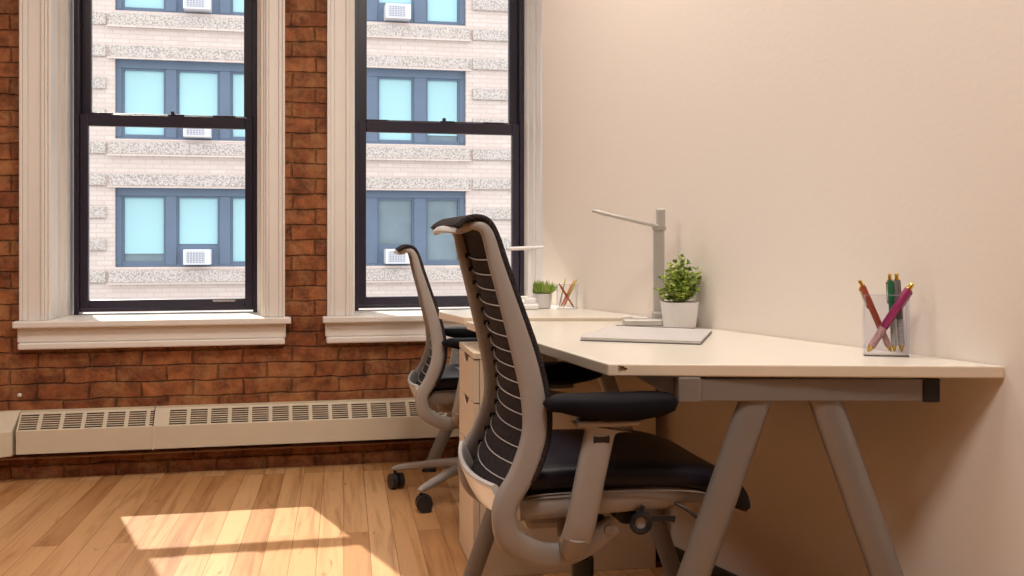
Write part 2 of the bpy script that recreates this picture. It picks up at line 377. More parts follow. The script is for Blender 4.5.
# ------------------------------------------------------------------ double hung windows
def window(idx, x0, x1, right_casing=True, inset=0.033, cwr=0.104):
    root = bpy.data.objects.new('window_%d' % idx, None); link(root); struct(root)
    cxm = (x0+x1)/2; root.location = (cxm, YB, SILL)
    def o(name, bm, m, parent=root, **k):
        bmesh.ops.translate(bm, verts=bm.verts[:], vec=(-cxm, -YB, -SILL)); return obj(name, bm, m, parent, **k)
    cw = 0.104
    # casing: stepped moulding
    def casing_side(xa, xb, flip):
        bm = bmesh.new(); w_ = xb-xa
        for f0, f1, t in ((0, 0.12, 0.034), (0.12, 0.30, 0.026), (0.30, 0.78, 0.020), (0.78, 0.90, 0.028), (0.90, 1.0, 0.016)):
            if flip: a_, b_ = xb-f1*w_, xb-f0*w_
            else: a_, b_ = xa+f0*w_, xa+f1*w_
            box(bm, a_, b_, YB-t, YB+0.001, SILL, HEAD+cw)
        return bm
    o('casing', casing_side(x0-cw, x0, False), M['trimw'], bevel=0.003)
    if right_casing: o('casing', casing_side(x1, x1+cwr, True), M['trimw'], bevel=0.003)
    o('head_casing', B(x0-cw-0.01, x1+(cwr+0.01 if right_casing else 0), YB-0.04, YB, HEAD, HEAD+cw+0.03), M['trimw'], bevel=0.004)
    # jamb liners
    bm = bmesh.new()
    for s, xe in ((1, x0), (-1, x1)):
        a_, b_ = sorted((xe, xe+s*0.012)); box(bm, a_, b_, YB-0.002, YB+0.14, SILL, HEAD)
        a_, b_ = sorted((xe, xe+s*0.024)); box(bm, a_, b_, YB+0.14, YB+0.22, SILL, HEAD)
        a_, b_ = sorted((xe, xe+s*0.032)); box(bm, a_, b_, YB+0.22, YB+DEP+0.10, SILL, HEAD)
    box(bm, x0, x1, YB, YB+DEP+0.1, HEAD-0.02, HEAD)
    o('jamb', bm, M['trimw'], bevel=0.002)
    # stool and apron
    xr = x1+cwr+0.026 if right_casing else x1
    bm = bmesh.new(); box(bm, x0-cw-0.020, xr, YB-0.062, YB+0.002, SILL-0.028, SILL); box(bm, x0+0.001, x1-0.001, YB-0.01, YB+DEP+0.12, SILL-0.028, SILL)
    o('stool', bm, M['trimw'], bevel=0.006)
    bm = bmesh.new()
    box(bm, x0-cw-0.008, xr-(0.022 if right_casing else 0), YB-0.030, YB+0.001, SILL-0.09, SILL-0.028)
    box(bm, x0-cw-0.004, xr-(0.026 if right_casing else 0), YB-0.042, YB+0.001, SILL-0.117, SILL-0.09)
    o('apron', bm, M['trimw'], bevel=0.006)
    ys = YB+DEP; fa, fb = x0+inset, x1-0.030
    zr = 1.538
    # dark outer frame
    bm = bmesh.new()
    for a_, b_ in ((fa, fa+0.022), (fb-0.022, fb)): box(bm, a_, b_, ys-0.012, ys+0.09, SILL+0.001, HEAD-0.02)
    box(bm, fa, fb, ys-0.012, ys+0.09, HEAD-0.05, HEAD-0.02)
    box(bm, fa, fb, ys-0.004, ys+0.09, SILL+0.012, SILL+0.026)
    o('window_frame', bm, M['sash'], bevel=0.002)
    def sash(name, za, zb, y0, rb, rt, sw=0.042):
        a_, b_ = fa+0.022, fb-0.022
        bm = bmesh.new(); box(bm, a_, a_+sw, y0, y0+0.035, za, zb); box(bm, b_-sw, b_, y0, y0+0.035, za, zb)
        box(bm, a_+sw, b_-sw, y0, y0+0.035, za, za+rb); box(bm, a_+sw, b_-sw, y0, y0+0.035, zb-rt, zb)
        s = o(name, bm, M['sash'], bevel=0.003)
        o('pane', B(a_+sw, b_-sw, y0+0.016, y0+0.019, za+rb, zb-rt), M['glass'], s)
        return s
    sash('lower_sash', SILL+0.014, zr, ys, 0.050, 0.052, 0.036)
    up = sash('upper_sash', zr-0.03, HEAD-0.05, ys+0.040, 0.040, 0.05, 0.042)
    xm = (fa+fb)/2+0.02
    bm = bmesh.new(); box(bm, xm-0.02, xm+0.05, ys+0.004, ys+0.03, zr, zr+0.008); box(bm, xm-0.008, xm+0.008, ys+0.004, ys+0.022, zr+0.008, zr+0.022)
    o('sash_lock', bm, M['sash'], bevel=0.002)
    bm = bmesh.new()
    for xa in (fa+0.06, fb-0.20): box(bm, xa, xa+0.10, ys+0.002, ys+0.028, zr, zr+0.007)
    o('tilt_latch', bm, M['sash'], bevel=0.001)
    bm = bmesh.new(); box(bm, fb-0.20, fb-0.10, ys-0.010, ys, SILL+0.050, SILL+0.058)
    o('lift_handle', bm, M['chrome'], bevel=0.001)
    return root
window(1, *W1, inset=0.048, cwr=0.088)
window(2, W2[0], W2[1], right_casing=False)

# ------------------------------------------------------------------ baseboard heater
XJ = wx(153, YB-0.09); XE = wx(13, YB-0.09)
def heater():
    t = thing('baseboard_heater', 'long cream baseboard heater with slotted sloping top along the brick wall', 'heater', (XJ, YB, 0))
    zb, zf, zt, dp = 0.115, 0.212, 0.282, 0.095
    nrmv = Vector((0, -(zt-zf), -0.0)); sl = Vector((0, dp-0.012, zt-0.012-zf))
    def panel(xa, xb):
        bm = bmesh.new(); box(bm, xa, xb, YB-dp, YB-dp+0.004, zb, zf)
        box(bm, xa, xb, YB-dp, YB-dp+0.02, zb, zb+0.004)
        box(bm, xa, xb, YB-0.016, YB-0.001, zt-0.012, zt); bmesh.ops.translate(bm, verts=bm.verts[:], vec=(-XJ, -YB, 0))
        return bm
    def slope_pt(x, f, off=0):   # f: 0 at the front edge, 1 at the wall edge
        return Vector((x, YB-dp+f*(dp-0.014), zf+f*(zt-0.006-zf))) + Vector((0, 0.5, -0.8))*off
    def slab(bm, xa, xb, f0, f1, th=0.003):
        c = [slope_pt(xa, f0), slope_pt(xb, f0), slope_pt(xb, f1), slope_pt(xa, f1)]
        c += [v + Vector((0, 0.45, -0.85))*th for v in c]
        vs = [bm.verts.new(v - Vector((XJ, YB, 0))) for v in c]
        for f in ((0, 1, 2, 3), (7, 6, 5, 4), (0, 4, 5, 1), (1, 5, 6, 2), (2, 6, 7, 3), (3, 7, 4, 0)): bm.faces.new([vs[i] for i in f])
    def louvre(xa, xb, lead):
        bm = bmesh.new(); pitch, gap, ln = 0.0835, 0.0155, 0.068
        slab(bm, xa, xb, 0, 0.07); slab(bm, xa, xb, 0.90, 1)
        x = xa; slab(bm, xa, xa+lead, 0.07, 0.90); x = xa+lead
        while x < xb-0.01:
            e = min(x+ln, xb); n = 7
            for k in range(n):
                f0 = 0.07 + 0.83*(k+0.66)/n; f1 = 0.07 + 0.83*(k+1.0)/n
                slab(bm, x, e, f0, f1, 0.002)
            if e < xb: slab(bm, e, min(e+gap, xb), 0.07, 0.90)
            x = e+gap
        return bm
    for xa, xb, lead in ((XE+0.012, XJ-0.002, 0.006), (XJ+0.002, 1.0, 0.060)):
        obj('front_panel', panel(xa, xb), M['heater'], t)
        obj('louvre_panel', louvre(xa, xb, lead), M['heater'], t)
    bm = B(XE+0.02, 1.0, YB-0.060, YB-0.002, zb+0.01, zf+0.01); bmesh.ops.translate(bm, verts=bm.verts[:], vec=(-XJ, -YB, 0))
    obj('slot_backing', bm, M['heater_dark'], t)  # dark box backing the slats, stands in for the shade inside
    # corner unit: wider, faceted, a bit prouder
    bm = bmesh.new(); secs = []
    for xx, e in ((XE+0.012, 0.0), (XE-0.20, 0.10), (XE-0.55, 0.10)):
        pr = [(-0.001, zt+0.002), (-0.016-e*0.9, zt+0.002), (-dp-0.003-e, zf+0.002), (-dp-0.003-e, zb-0.002), (-0.001, zb-0.002)]
        secs.append([bm.verts.new((xx-XJ-(0.014 if k in (2, 3) else 0), y, z)) for k, (y, z) in enumerate(pr)])
    bm.faces.new(secs[0]); bm.faces.new(secs[-1][::-1])
    for u in range(2):
        for i in range(5): bm.faces.new((secs[u][i], secs[u][(i+1) % 5], secs[u+1][(i+1) % 5], secs[u+1][i]))
    obj('corner_cover', bm, M['heater'], t, bevel=0.004)
    obj('joint_strip', B(-0.004, 0.004, -dp-0.002, -dp+0.003, zb, zf), M['heater'], t, bevel=0.001)
heater()
bm = bmesh.new(); tube(bm, (XL+0.1, YB-0.014, 0.088), (1.0, YB-0.014, 0.088), 0.005)
tag(obj('floor_pipe', bm, M['pipe'], smooth=True), 'thin painted pipe running along the brick wall just under the heater', 'pipe')
bm = bmesh.new(); bmesh.ops.create_icosphere(bm, subdivisions=2, radius=0.009, matrix=Matrix.Translation((wx(20, YB), YB-0.006, wz(20, 395, YB))))
tag(obj('wall_anchor', bm, M['trimw'], smooth=True), 'small pale plug set in the brick above the left end of the heater', 'wall plug')

# ------------------------------------------------------------------ ceiling light panels (behind and above the photographer)
for k, (x, y, watts) in enumerate(LAMPS):
    t = thing('ceiling_light', 'square ceiling light panel', 'ceiling light', (x, y, CEIL), 0, 'ceiling light panels'); del t['label']
    t['label'] = 'square white ceiling light panel above the room'
    bm = bmesh.new()
    for a in ((-.32, -.29, -.32, .32), (.29, .32, -.32, .32), (-.29, .29, -.32, -.29), (-.29, .29, .29, .32)): box(bm, *a, -0.05, 0)
    obj('lamp_frame', bm, M['trimw'], t)
    me, nt, p = new_mat('light_diffuser'); p.inputs['Emission Color'].default_value = LAMP_COL+(1,); p.inputs['Emission Strength'].default_value = 1.0
    obj('diffuser', B(-.29, .29, -.29, .29, -0.03, -0.02), me, t)
    L = bpy.data.lights.new('panel_light', 'AREA'); L.shape = 'SQUARE'; L.size = 0.56; L.energy = watts; L.color = LAMP_COL
    lo = bpy.data.objects.new('panel_light', L); link(lo, t); lo.location = (0, 0, -0.055)

# ------------------------------------------------------------------ desks
def plan(pts): return [P(*q) for q in pts]
def desk_top(name, pts, z, th, root, origin):
    bm = bmesh.new(); q = [p - origin for p in plan(pts)]
    prism(bm, q, z-th, z)
    for f in bm.faces:
        f.normal_update()
    o = obj(name, bm, [M['lam'], M['lamedge']], root, bevel=0.003)
    for p in o.data.polygons:
        if abs(p.normal.z) < 0.5: p.material_index = 1
    return o
def leg(root, name, a, b, w_=0.066, t_=0.036):
    bm = bmesh.new(); a = Vector(a); b = Vector(b)
    T = (b-a).normalized(); latv = P(0, 1)     # narrow side faces along the desk
    sweep(bm, [a, b], w_, t_, lat=latv, seg=20, power=2.1)
    return obj(name, bm, M['steel'], root, smooth=40)

DZ = 0.730
org = P(0.45, 2.65)
desk = thing('office_desk', 'large white desk in the foreground on grey splayed steel legs, against the right wall', 'desk', org)
TH_D = 0.0245
A_ = (0.1935, 2.117); B_ = (wallx(2.080)-0.003, 2.080)
desk_top('tabletop', [A_, B_, (wallx(3.23)-0.003, 3.23), (-0.14, 3.23)], DZ, TH_D, desk, org)
bm = bmesh.new(); q = P(0.222, 2.1135, DZ-0.006)-org
for dx, dz, s in ((0, 0, 0.006), (0.007, -0.003, 0.005), (0.014, 0.000, 0.004), (-0.006, 0.002, 0.004)):
    bmesh.ops.create_icosphere(bm, subdivisions=1, radius=s, matrix=Matrix.Translation(q+Vector((dx, 0, dz))) @ Matrix.Diagonal((1, 0.35, 0.5, 1)))
tag(obj('edge_chip', bm, M['chip'], desk), 'dark chip in the edge band')
def L_(a, b, z): return P(a, b, z)-org
yb = 2.136
# near cross beam with end cap and corner block
def beam(root, name, a, b, z0, z1, w_, m, o_):
    a = P(*a); b = P(*b); d = (b-a).normalized(); n = Vector((-d.y, d.x, 0))*w_/2
    bm = bmesh.new(); prism(bm, [a-n-o_, b-n-o_, b+n-o_, a+n-o_], z0, z1); return obj(name, bm, m, root, bevel=0.003)
zb0, zb1 = 0.655, DZ-TH_D-0.001
beam(desk, 'cross_beam', (0.335, yb), (0.828, yb), zb0, zb1-0.004, 0.045, M['steel'], org)
beam(desk, 'corner_block', (0.334, yb-0.004), (0.380, yb-0.004), zb0-0.001, zb1, 0.05, M['steel'], org)
beam(desk, 'end_cap', (0.828, yb-0.002), (0.862, yb-0.002), zb0-0.002, zb1-0.003, 0.046, M['black'], org)
beam(desk, 'side_rail', (0.352, yb+0.02), (0.25, 3.02), zb0, zb1-0.004, 0.04, M['steel'], org)
beam(desk, 'side_rail', (0.80, yb+0.03), (0.42, 2.95), zb0, zb1-0.004, 0.04, M['steel'], org)
def aframe(root, o_, yb, xl, xr, spl, sp_r=None, ztop=0.668, w_=0.066):
    for x, s in ((xl, -1), (xr, 1)):
        dx = spl*ztop*s
        bm = bmesh.new(); T0 = P(x, yb, ztop)-o_; B0 = P(x+dx, yb, 0.012)-o_
        sweep(bm, [T0, B0], w_, 0.034, lat=P(0, 1), seg=20, power=2.1)
        lg = obj('leg', bm, M['steel'], root, smooth=40)
        bm = bmesh.new(); bmesh.ops.create_cone(bm, cap_ends=True, segments=20, radius1=0.03, radius2=0.026, depth=0.014, matrix=Matrix.Translation(B0+Vector((0, 0, -0.0045))))
        obj('foot', bm, M['black'], lg, smooth=40)
aframe(desk, org, yb, 0.500, 0.632, 0.345)
aframe(desk, org, 2.93, 0.108, 0.236, 0.345, w_=0.05)
beam(desk, 'cross_beam', (0.02, 2.93), (0.40, 2.93), zb0, zb1-0.004, 0.045, M['steel'], org)

# far desk: an L-shaped top reaching to the brick wall behind the chairs
org2 = P(0.05, 3.7)
desk2 = thing('office_desk', 'far white desk by the second window, its top a little above the near one', 'desk', org2)
Z2 = 0.742
bx = P(0.10, 4.0)
pts2 = [(-0.148, 3.24), (wallx(3.24)-0.003, 3.24), (wallx(3.93)-0.004, 3.93), (0.125, 4.47), (-0.10, 4.46), (-0.115, 3.66), (-0.245, 3.50)]
desk_top('tabletop', pts2, Z2, 0.0245, desk2, org2)
zt2 = Z2-0.0265
beam(desk2, 'cross_beam', (-0.10, 3.62), (0.16, 3.62), zt2-0.05, zt2, 0.045, M['steel'], org2)
beam(desk2, 'side_rail', (-0.02, 3.60), (-0.02, 4.38), zt2-0.05, zt2, 0.04, M['steel'], org2)
beam(desk2, 'cross_beam', (-0.085, 4.41), (0.10, 4.41), zt2-0.05, zt2, 0.045, M['steel'], org2)
aframe(desk2, org2, 3.62, 0.035, 0.12, 0.12, ztop=zt2-0.049, w_=0.045)
lp = [(-0.055, 4.425), (-0.352, 4.455)]
T0 = P(*lp[0], zt2-0.045)-org2; B0 = P(*lp[1], 0.012)-org2
bm = bmesh.new(); sweep(bm, [T0, B0], 0.052, 0.036, lat=P(0, 1), seg=20, power=2.1)
lg = obj('leg', bm, M['steel'], desk2, smooth=40)
bm = bmesh.new(); bmesh.ops.create_cone(bm, cap_ends=True, segments=20, radius1=0.03, radius2=0.026, depth=0.014, matrix=Matrix.Translation(B0+Vector((0, 0, -0.0045))))
obj('foot', bm, M['black'], lg, smooth=40)

# ------------------------------------------------------------------ drawer pedestal under the near desk
def pedestal():
    c = P(-0.112, 3.045)                       # near front corner on the floor
    v = (P(-0.170, 3.385) - c); wid = v.length; ang = math.atan2(v.y, v.x) - PI/2
    t = thing('drawer_pedestal', 'cream drawer pedestal with scooped drawer pulls under the near desk', 'drawer cabinet', c, ang)
    # local: x into the desk (right), y away along the drawer front
    D, H = 0.55, 0.652
    bm = bmesh.new(); box(bm, 0.02, D, 0, wid, 0.0, H-0.018)
    obj('body', bm, M['ped'], t, bevel=0.002)
    obj('top', B(0.0, D, -0.001, wid+0.001, H-0.018, H), M['ped'], t, bevel=0.002)
    zs = [0.008, 0.235, 0.370, 0.505, H-0.020]
    for k in range(4):
        z0, z1 = zs[k]+0.002, zs[k+1]-0.002
        bm = bmesh.new()
        # scooped pull: a curved notch in the top edge of the drawer front
        ym = wid/2; hw = 0.062; dp = 0.024; n = 12
        top = [(0.003, z1), (ym-hw, z1)] + [(ym-hw+2*hw*i/n, z1-dp*math.sin(PI*i/n)**0.7) for i in range(1, n)] + [(ym+hw, z1), (wid-0.003, z1)]
        poly = [(0.003, z0), (wid-0.003, z0)] + top[::-1]
        if k == 0: poly = [(0.003, z0), (wid-0.003, z0), (wid-0.003, z1), (0.003, z1)]
        a = [bm.verts.new((0.0, y, z)) for y, z in poly]; b = [bm.verts.new((0.018, y, z)) for y, z in poly]
        bm.faces.new(a); bm.faces.new(b[::-1]); m_ = len(poly)
        for i in range(m_): bm.faces.new((a[i], a[(i+1) % m_], b[(i+1) % m_], b[i]))
        d_ = obj('drawer', bm, M['ped'], t)
        if k:
            bm = bmesh.new(); cr = top[1:-1]; a = [bm.verts.new((0.0035, y, z)) for y, z in cr]; b = [bm.verts.new((0.0175, y, z)) for y, z in cr]
            bm.faces.new(a); bm.faces.new(b[::-1]); q_ = len(cr)
            for i in range(q_): bm.faces.new((a[i], a[(i+1) % q_], b[(i+1) % q_], b[i]))
            obj('recess_shade', bm, M['chip'], d_)  # dark fill in the notch, the recess shade put into its colour
pedestal()

# ------------------------------------------------------------------ task chair
SX = -0.24
PROF = [(-0.056, 1.018), (-0.034, 1.022), (-0.012, 1.008), (0.006, 0.945), (0.026, 0.880), (0.060, 0.765), (0.078, 0.680), (0.079, 0.605), (0.053, 0.530),
        (0.024, 0.480), (0.018, 0.443), (0.034, 0.397), (0.100, 0.358), (0.160, 0.354), (0.214, 0.372), (0.262, 0.402)]
YW = [0.195, 0.205, 0.212, 0.218, 0.222, 0.228, 0.234, 0.240, 0.245, 0.245, 0.243, 0.236, 0.215, 0.195, 0.182, 0.178]
WD = [0.018, 0.020, 0.024, 0.030, 0.036, 0.048, 0.050, 0.051, 0.050, 0.050, 0.050, 0.052, 0.052, 0.048, 0.046, 0.042]
TKN = [0.030]*9 + [0.034]*7
def prof_at(z):
    """fore-aft position of the upright at height z (upper part)"""
    cs = crom([p for p in PROF[:10]], 10)
    best = min(cs, key=lambda c: abs(c[1]-z) + (10 if c[0] < -0.03 and c[1] > 1.0 else 0)); return best[0]
def yw_at(z):
    cs = crom([(PROF[i][1], YW[i]) for i in range(1, 10)], 10); return min(cs, key=lambda c: abs(c[0]-z))[1]
def bow(z): return 0.012+0.024*max(0, min(1, (0.95-z)/0.45))
def make_chair(loc, rz, label, group, base_rot=0.3, tilt=0.0, dz=0.0):
    t = thing('office_chair', label, 'chair', loc, rz, group)
    # uprights of the back with their lower arms, one on each side
    for s in (1, -1):
        path = [(x+SX, s*y, z+dz, w_, k) for (x, z), y, w_, k in zip(PROF, YW, WD, TKN)]
        cp = crom(path, 6); bm = bmesh.new()
        sweep(bm, cp, [c[3] for c in cp], [c[4] for c in cp], seg=16, power=3.0)
        u = obj('back_upright', bm, M['frame'], t, smooth=50)
        x, z, y = PROF[-1][0]+SX-0.016, PROF[-1][1]+dz-0.006, YW[-1]
        bm = bmesh.new(); tube(bm, (x, s*(y+0.012), z), (x, s*(y+0.022), z), 0.012, 0.010)
        obj('pivot_bolt', bm, M['steel'], u, smooth=40)
    # lower cross rail joining the two bends
    bm = bmesh.new(); path = []
    for i in range(13):
        f = i/12*2-1; path.append((SX+0.014-0.024*(1-f*f), 0.232*f, 0.474+dz-0.010*(1-f*f)))
    sweep(bm, path, 0.016, 0.074, lat=(-0.45, 0, 1), seg=14, power=4)
    tag(obj('lower_rail', bm, M['silver'], t, smooth=50), 'pale silver cross rail')
    # top rail
    bm = bmesh.new(); path = []
    for i in range(15):
        f = i/14*2-1; path.append((SX-0.052-0.012*(1-f*f), 0.196*f, 1.015+dz+0.004*(1-f*f)))
    sweep(bm, path, 0.016, 0.044, lat=(1, 0, 0.35), seg=12, power=2.6)
    tag(obj('top_rail', bm, M['silver'], t, smooth=50), 'pale silver top rail')
    # mesh back rest following the uprights, wrapping over the top rail
    cs = crom([(-0.072, 1.018), (-0.060, 1.029), (-0.038, 1.038), (-0.012, 1.032), (0.006, 1.005), (0.026, 0.945), (0.048, 0.880), (0.088, 0.765), (0.107, 0.680), (0.108, 0.605), (0.083, 0.530), (0.050, 0.470), (0.036, 0.440)], 4)
    bm = bmesh.new(); grid = []; nu = 25
    for x, z in cs:
        row = []; hw = yw_at(min(z, 1.0))+0.010 if z > 0.5 else 0.235-0.4*(0.5-z)
        fade = max(0, min(1, (0.985-z)/0.03)); hw2 = yw_at(z)-0.014
        for i in range(nu):
            f = i/(nu-1)*2-1; y = hw*f; xx = x
            if fade > 0:
                g = max(0, min(1, (1-abs(f))/0.14)); inner = (prof_at(max(z, 0.50)) + min(0, z-0.50)*0.4) + 0.019 - bow(z)*(1-min(1, abs(y)/hw2)**2)
                xx = x + (inner-x)*g*fade
            row.append(bm.verts.new((xx+SX, y, z+dz)))
        grid.append(row)
    for i in range(len(grid)-1):
        for j in range(nu-1): bm.faces.new((grid[i][j], grid[i][j+1], grid[i+1][j+1], grid[i+1][j]))
    o = obj('backrest', bm, M['mesh'], t, smooth=True)
    so = o.modifiers.new('thick', 'SOLIDIFY'); so.thickness = 0.011; so.offset = 0
    # cross wires with their clips
    nz = 15
    for k in range(nz):
        z = 0.955 - k*(0.955-0.505)/(nz-1); x = prof_at(z)+SX; y = yw_at(z)-0.014
        bm = bmesh.new(); path = []
        for i in range(11):
            f = i/10*2-1; path.append((x+0.009-bow(z)*(1-f*f), y*f, z+dz-0.006*(1-f*f)))
        sweep(bm, path, 0.0027, 0.0027, lat=(0.3, 0, 1), seg=6, power=2)
        w_ = obj('back_wire', bm, M['wire'], t, smooth=True)
        for s in (1, -1): obj('wire_clip', B(x+0.000, x+0.016, s*y-0.006, s*y+0.006, z+dz-0.005, z+dz+0.005), M['black'], w_)
    # seat
    hw = 0.226
    st = crom([(-0.190, 0.528, .0), (-0.16, 0.537, 0), (-0.08, 0.540, 0), (0.05, 0.538, 0), (0.15, 0.534, 0), (0.215, 0.524, 0), (0.272, 0.504, 0), (0.304, 0.474, 0), (0.317, 0.440, 0), (0.314, 0.418, 0)], 4)
    sbm = bmesh.new(); rings = []
    n = len(st)
    for i, (x, z, _) in enumerate(st):
        th_ = 0.058; f_end = min(1, i/3.0, (n-1-i)/2.0); ww = hw*(0.95+0.05*min(1, f_end)) - (0.012 if i > n-4 else 0)*(i-(n-4))/3
        if i < 3: ww = hw*(0.86+0.045*i)
        T = Vector(st[min(i+1, n-1)][:2])-Vector(st[max(i-1, 0)][:2]); T.normalize(); Nv = Vector((-T.y, T.x))
        th_ = th_*(0.55 if i in (0, n-1) else 1)
        r = []
        for k in range(28):
            c, s = math.cos(2*PI*k/28), math.sin(2*PI*k/28)
            yy = ww*math.copysign(abs(c)**(2/7), c); hh = th_/2*math.copysign(abs(s)**(2/3.2), s)
            dish = -0.006*(1-(yy/ww)**2) if s > 0 else 0
            off = hh - th_/2 + dish
            r.append(sbm.verts.new((x+Nv.x*off, yy, z+dz+Nv.y*off)))
        rings.append(r)
    for i in range(n-1):
        for k in range(28): sbm.faces.new((rings[i][k], rings[i][(k+1) % 28], rings[i+1][(k+1) % 28], rings[i+1][k]))
    sbm.faces.new(rings[0][::-1]); sbm.faces.new(rings[-1])
    seat = obj('seat', sbm, M['leather'], t, smooth=60)
    # piping along the lower edge of the cushion
    for s in (1, -1):
        bm = bmesh.new(); pp = [(x, s*(hw-0.004), z+dz-0.0575) for x, z, _ in st[3:-15]]
        sweep(bm, pp, 0.0025, 0.004, seg=8, power=2)
        obj('piping', bm, M['frame'], seat, smooth=True)
    # seat pan
    bm = bmesh.new()
    sp_ = crom([(-0.185, 0.450), (-0.12, 0.453), (0.0, 0.456), (0.11, 0.460), (0.17, 0.460), (0.225, 0.450)], 4); nn = len(sp_)
    sweep(bm, [(x, 0, z+dz) for x, z in sp_], [0.056-0.030*max(0, (i-nn*0.55)/(nn*0.45)) for i in range(nn)], [0.436-0.08*(i/nn)**3 for i in range(nn)], seg=28, power=7)
    obj('seat_pan', bm, M['frame'], t, smooth=50)
    # mechanism
    bm = bmesh.new(); box(bm, -0.15, 0.10, -0.10, 0.10, 0.375+dz, 0.452+dz)
    obj('tilt_mechanism', bm, M['frame'], t, bevel=0.015)
    bm = bmesh.new(); box(bm, -0.13, 0.13, -0.205, 0.205, 0.436+dz, 0.452+dz); obj('carrier_plate', bm, M['frame'], t, bevel=0.004)
    bm = bmesh.new(); x, z = PROF[-1][0]+SX-0.016, PROF[-1][1]+dz-0.006; tube(bm, (x, -0.18, z), (x, 0.18, z), 0.014); obj('pivot_shaft', bm, M['black'], t, smooth=40)
    # adjusting knob with ring and lever (near side) 
    kx, kz = 0.066, 0.414+dz
    bm = bmesh.new(); tube(bm, (kx, -0.10, kz), (kx, -0.215, kz), 0.012); tube(bm, (kx-0.022, -0.12, kz+0.012), (kx-0.022, -0.19, kz+0.012), 0.022)
    kn = obj('adjusting_knob', bm, M['black'], t, smooth=40)
    bm = bmesh.new()
    for k in range(24):
        pass
    prof = []; rings = []
    for k in range(28):
        a = 2*PI*k/28; ring = []
        for j in range(8):
            b = 2*PI*j/8; r = 0.018+0.0065*math.cos(b); ring.append(bm.verts.new((kx+r*math.cos(a), -0.222+0.006*math.sin(b), kz+r*math.sin(a))))
        rings.append(ring)
    for k in range(28):
        for j in range(8): bm.faces.new((rings[k][j], rings[(k+1) % 28][j], rings[(k+1) % 28][(j+1) % 8], rings[k][(j+1) % 8]))
    sweep(bm, [(kx+0.02, -0.222, kz+0.006), (kx+0.045, -0.222, kz+0.008), (kx+0.072, -0.222, kz+0.004)], [0.012, 0.010, 0.014], 0.008, seg=10)
    sweep(bm, [(kx-0.004, -0.222, kz+0.018), (kx+0.006, -0.22, kz+0.034)], [0.016, 0.008], 0.008, seg=10)
    obj('ring', bm, M['black'], kn, smooth=40)
    bm = bmesh.new(); tube(bm, (kx, -0.212, kz), (kx, -0.219, kz), 0.0135); tag(obj('knob_cap', bm, M['frame'], kn, smooth=40), 'grey round cap')
    bm = bmesh.new(); sweep(bm, [(0.145, -0.20, 0.447+dz), (0.165, -0.215, 0.437+dz), (0.185, -0.225, 0.420+dz)], 0.007, 0.010, seg=8)
    obj('height_lever', bm, M['black'], t, smooth=40)
    # arm rests
    for s in (1, -1):
        bm = bmesh.new(); yl = 0.268
        pth = crom([(-0.078, s*(yl-0.012), 0.400+dz), (-0.070, s*(yl-0.004), 0.440+dz), (-0.050, s*yl, 0.540+dz), (-0.036, s*yl, 0.602+dz), (-0.032, s*yl, 0.622+dz)], 5); m_ = len(pth)
        sweep(bm, pth, [0.062, 0.062] + [0.060]*(m_-6) + [0.064, 0.078, 0.102, 0.130], [0.036]*m_, seg=18, power=2.8)
        post = obj('armrest_post', bm, M['frame'], t, smooth=50)
        bm = bmesh.new(); sweep(bm, crom([(-0.080, s*(yl-0.012), 0.410+dz), (-0.083, s*(yl-0.035), 0.378+dz), (-0.075, s*(yl-0.09), 0.370+dz), (-0.06, s*0.10, 0.395+dz)], 4), 0.052, 0.045, lat=(1, 0, 0.2), seg=16, power=2.8)
        obj('armrest_bracket', bm, M['frame'], post, smooth=50)
        obj('height_button', B(-0.052, -0.018, s*(yl+0.014)-0.004, s*(yl+0.014)+0.006, 0.592+dz, 0.607+dz), M['black'], post, bevel=0.002)
        bm = bmesh.new(); box(bm, -0.085, 0.045, s*yl-0.022, s*yl+0.022, 0.624+dz, 0.638+dz); obj('pad_bracket', bm, M['frame'], post, bevel=0.006)
        bm = bmesh.new(); rr = []
        px_ = [(-0.145, .010, .014), (-0.137, .026, .026), (-0.115, .036, .034), (-0.07, .043, .046), (-0.02, .046, .054), (0.04, .047, .054), (0.085, .045, .046), (0.108, .038, .036), (0.119, .022, .022)]
        sweep(bm, [(x, s*yl, 0.688+dz-h_/2-(0.006 if i in (0, 1) else 0.002 if i > 6 else 0)) for i, (x, w_, h_) in enumerate(px_)], [h_ for x, w_, h_ in px_], [2*w_ for x, w_, h_ in px_], seg=20, power=3.0)
        pd = obj('armrest_pad', bm, M['pad'], t, smooth=60)
    # gas column, base and casters
    bm = bmesh.new(); tube(bm, (0, 0, 0.40+dz), (0, 0, 0.24), 0.014); tube(bm, (0, 0, 0.27), (0, 0, 0.10), 0.026)
    obj('gas_column', bm, M['black'], t, smooth=40)
    bm = bmesh.new(); lathe(bm, [(0.040, 0.095), (0.044, 0.11), (0.042, 0.145), (0.034, 0.155)]); obj('base_hub', bm, M['frame'], t, smooth=40)
    for k in range(5):
        a = base_rot + 2*PI*k/5; c, s = math.cos(a), math.sin(a)
        bm = bmesh.new(); sweep(bm, [(0.03*c, 0.03*s, 0.128), (0.18*c, 0.18*s, 0.112), (0.335*c, 0.335*s, 0.085), (0.355*c, 0.355*s, 0.080)], [0.040, 0.032, 0.024, 0.014], [0.046, 0.040, 0.030, 0.022], lat=(-s, c, 0), seg=14, power=3)
        lg_ = obj('base_leg', bm, M['frame'], t, smooth=50)
        ca = a+0.8; u = Vector((math.cos(ca), math.sin(ca), 0)); ctr = Vector((0.345*c, 0.345*s, 0.0335)) + Vector((-u.y, u.x, 0))*0.012
        bm = bmesh.new(); tube(bm, (0.345*c, 0.345*s, 0.088), (0.345*c, 0.345*s, 0.045), 0.007)
        for q in (-1, 1):
            tube(bm, ctr+u*q*0.005, ctr+u*q*0.027, 0.033, 0.031, seg=22)
        obj('caster', bm, M['black'], t, smooth=40)
    return t
